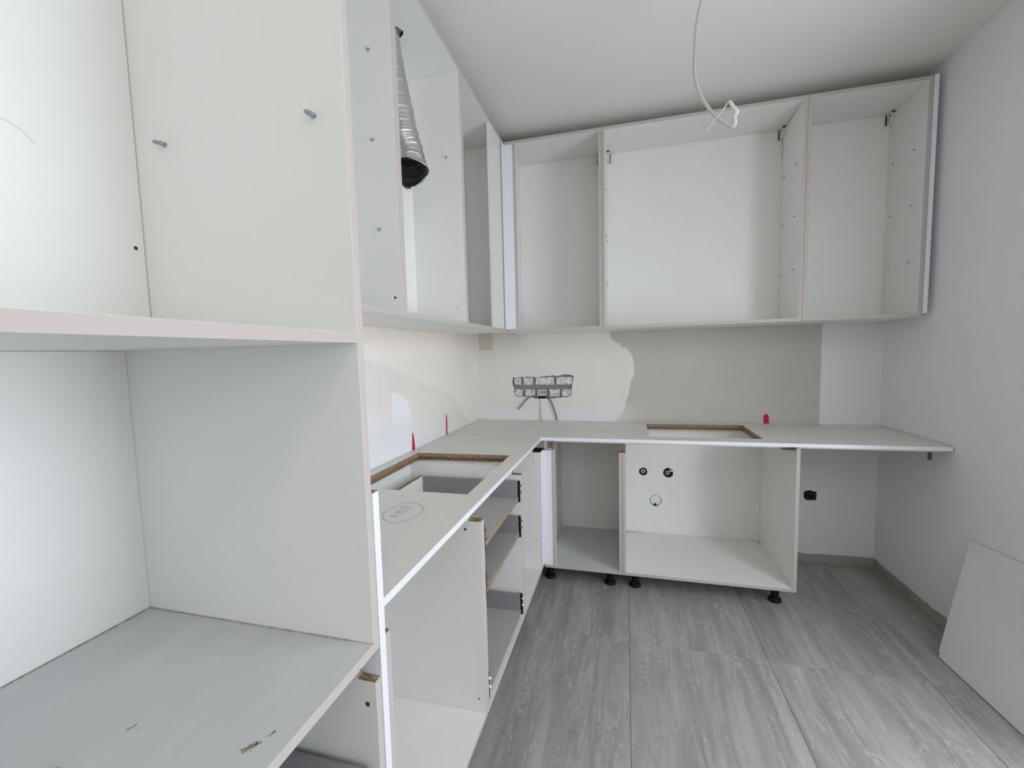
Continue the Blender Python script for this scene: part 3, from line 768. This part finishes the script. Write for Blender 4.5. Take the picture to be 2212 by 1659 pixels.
# ------------------------------------------------------------------ ceiling cable
CPX = [(1.2565, 2.559), (1.2555, 2.50)]
crop = [(305, 0), (285, 90), (262, 190), (243, 320), (231, 470), (225, 600), (222, 740), (220, 870), (234, 960), (266, 1070), (320, 1190), (390, 1290), (460, 1385), (540, 1462), (615, 1522), (662, 1540), (688, 1505), (678, 1440), (690, 1415), (708, 1385), (668, 1340), (635, 1290), (622, 1262), (600, 1272), (545, 1350), (470, 1430), (400, 1508), (345, 1562)]
def cable_pt(cx, cy):
    """crop pixel of the photograph -> point on the upright plane the cable hangs in"""
    px, py = 1460+cx/5.53, cy/5.53
    cam = SC.camera; M = cam.matrix_basis.to_3x3()
    X = (px-1106+11.97)/953.74; Y = (py-829.5-15.86)/953.74
    d = M @ Vector((X, -Y, -1)); o = Vector((1.0043, -2.9463, 1.2952))
    return o+d*((-1.25-o.y)/d.y)
pts = [cable_pt(*c) for c in crop]
for i, p in enumerate(pts): p.y += .03*math.sin(max(0, i-12)/15*math.pi)*-1 if i > 12 else 0
top = pts[0]; pts = [Vector((top.x+.02, -1.25, CEILZ)), Vector((top.x+.010, -1.25, (CEILZ+top.z)/2+.01))]+pts
cb = MB().sweep(spline(pts, 6), 0.0062, .0024, PVC, 12, up=(1, -.9, 0))
tag(cb.build('ceiling_cable', origin=(top.x+.02, -1.25, CEILZ)), 'white flat electric cable hanging from the ceiling, end bent in a loop', 'cable')
# ------------------------------------------------------------------ junction box and its cables in the brick opening
jb = thing('junction_box', 'pale junction box with scribbled writing among the exposed bricks', 'junction box', (zmpx(1005, 905)[0], .02, zmpx(1005, 905)[1]))
(x0, z1), (x1, z0) = zmpx(897, 684), zmpx(1116, 905)
JB = plain('dusty_lilac_box', (.50, .49, .55), .7, .3, var=.15, scale=60)
fr = MB().box((x0, x1), (.004, .012), (z0+.018, z1), JB).box((x0, x0+.004), (.004, .055), (z0, z0+.018), JB).box((x1-.004, x1), (.004, .055), (z0, z0+.018), JB)
fr.build('lid', jb, bevel=.001)
MB().box((x0+.004, x1-.004), (.013, .050), (z0, z0+.018), BLACK).build('cavity', jb)
writing('handwriting', jb, 'COOK', (x0+.016, .0037, z1-.027), (1, 0, .06), (0, 0, 1), .0112, .0125, .0010, INKD, label='handwriting COOK')
def gcable(label, pxs, ys):
    P = []
    for (a, b), y in zip(pxs, ys):
        x, z = zmpx(a, b); P.append((x, y, z))
    c = MB().sweep(spline(P, 8), .0048, .0048, GCAB, 10)
    return tag(c.build('electric_cable', origin=P[0]), label, 'cable')
gcable('short grey cable poking left out of the junction box', [(960, 870), (880, 830), (790, 845), (700, 870), (600, 970), (520, 1065), (450, 1145)], (.03, .010, -.006, -.012, -.020, -.024, -.026))
gcable('long grey cable curving down to the worktop from the junction box', [(1080, 880), (1120, 850), (1170, 880), (1225, 960), (1280, 1080), (1325, 1230), (1350, 1330), (1360, 1398)], (.03, .006, -.008, -.014, -.017, -.016, -.013, -.010))

# ------------------------------------------------------------------ pipes behind the sink cabinet
def pipe_stub(label, x, z, r, sq):
    p = thing('water_pipe_stub', label, 'pipe', (x, .02, z))
    MB().cyl((x, .055, z), (x, -.002, z), r*.62, r*.62, BRASS, 4 if sq else 20).build('fitting', p, bevel=.002)
    MB().cyl((x, .02, z), (x, -.006, z), r*.40, r*.38, STEEL, 18, capm=STEEL).cyl((x, -.0055, z), (x, -.0065, z), r*.2, r*.2, HOLE, 12).build('plug', p)
    return p
pipe_stub('brass water pipe stub in the left upper hole of the sink cabinet', 1.109, .515, .026, False)
pb = pipe_stub('brass water valve in the right upper hole, with a grey lug', 1.259, .511, .030, True)
MB().cyl((1.282, .05, .530), (1.282, -.004, .530), .011, .011, WPIPE, 16, capm=WPIPE).cyl((1.280, -.0035, .533), (1.280, -.005, .533), .0055, .0055, HOLE, 12).build('lug', pb)
dp = thing('drain_pipe', 'white drain pipe stub stuffed with plastic, in the lower hole', 'pipe', (1.187, .02, .327))
MB().cyl((1.187, .055, .327), (1.187, -.0065, .327), .0325, .0325, WPIPE, 26).build('pipe', dp)
mb = MB(); vs = {}
for i in range(10):
    for j in range(16):
        rr, t = .032*(i/9), 2*math.pi*j/16
        vs[i, j] = mb.bm.verts.new((1.187+rr*math.cos(t), -.007-.004*abs(noise.noise((rr*120*math.cos(t), rr*120*math.sin(t), 1)))*(1-i/9*.6), .327+rr*math.sin(t)))
for i in range(9):
    for j in range(16): mb.face([vs[i, j], vs[i, (j+1) % 16], vs[i+1, (j+1) % 16], vs[i+1, j]], WPIPE, True)
mb.build('plastic_plug', dp)
MB().cyl((1.184, -.006, .301), (1.184, -.0145, .301), .009, .006, BLACK, 10).build('gap', dp)

# ------------------------------------------------------------------ bare socket box low on the back wall
sb = thing('socket_box', 'open black socket box with loose wires, low on the back wall', 'socket box', (2.061, .03, .38))
MB().box((2.030, 2.092), (.030, .056), (.382, .440), BLACK).build('box', sb, bevel=.006)
for pts in ([(2.034, .028, .420), (2.05, .012, .418), (2.075, .010, .421), (2.090, .025, .414)], [(2.036, .028, .414), (2.045, .010, .398), (2.062, .012, .390), (2.07, .028, .386)], [(2.072, .028, .436), (2.070, .008, .420), (2.068, .010, .400), (2.064, .028, .388)]):
    MB().sweep(spline(pts, 6), .0014, .0014, plain('grey_wire', (.16, .155, .15), .5), 8).build('wire', sb)

# ------------------------------------------------------------------ board leaning on the right wall
def board():
    B0, B1 = Vector((2.248, -.815, .0)), Vector((2.266, -1.36, .0)); T0, T1 = Vector((2.378, -.742, .474)), Vector((2.378, -1.36, .523))
    nrm = (T0-B0).cross(B1-B0).normalized()
    if nrm.x > 0: nrm = -nrm
    def P(u, v): return (B0.lerp(B1, u)).lerp(T0.lerp(T1, u), v)
    out = [(.010, .012), (.014, .030), (.0, .045), (.0, .97), (.004, .988), (.014, .999), (.03, 1.0), (.25, .998), (.5, 1.0), (1, 1), (1, 0), (.5, .0), (.012, .0)]
    mb = MB(); A = [mb.bm.verts.new(P(u, v)) for u, v in out]; Bk = [mb.bm.verts.new(P(u, v)-nrm*.012) for u, v in out]
    mb.face(A, BOARDM); mb.face(Bk[::-1], BOARDM)
    for i in range(len(out)): mb.face([A[i], Bk[i], Bk[(i+1) % len(out)], A[(i+1) % len(out)]], BOARDM)
    zmin = min(v.co.z for v in mb.bm.verts)
    bmesh.ops.translate(mb.bm, verts=mb.bm.verts, vec=(0, 0, -zmin+.0005))
    tag(mb.build('board', origin=(2.26, -1.2, 0)), 'off-white board offcut leaning against the right wall', 'board')
board()
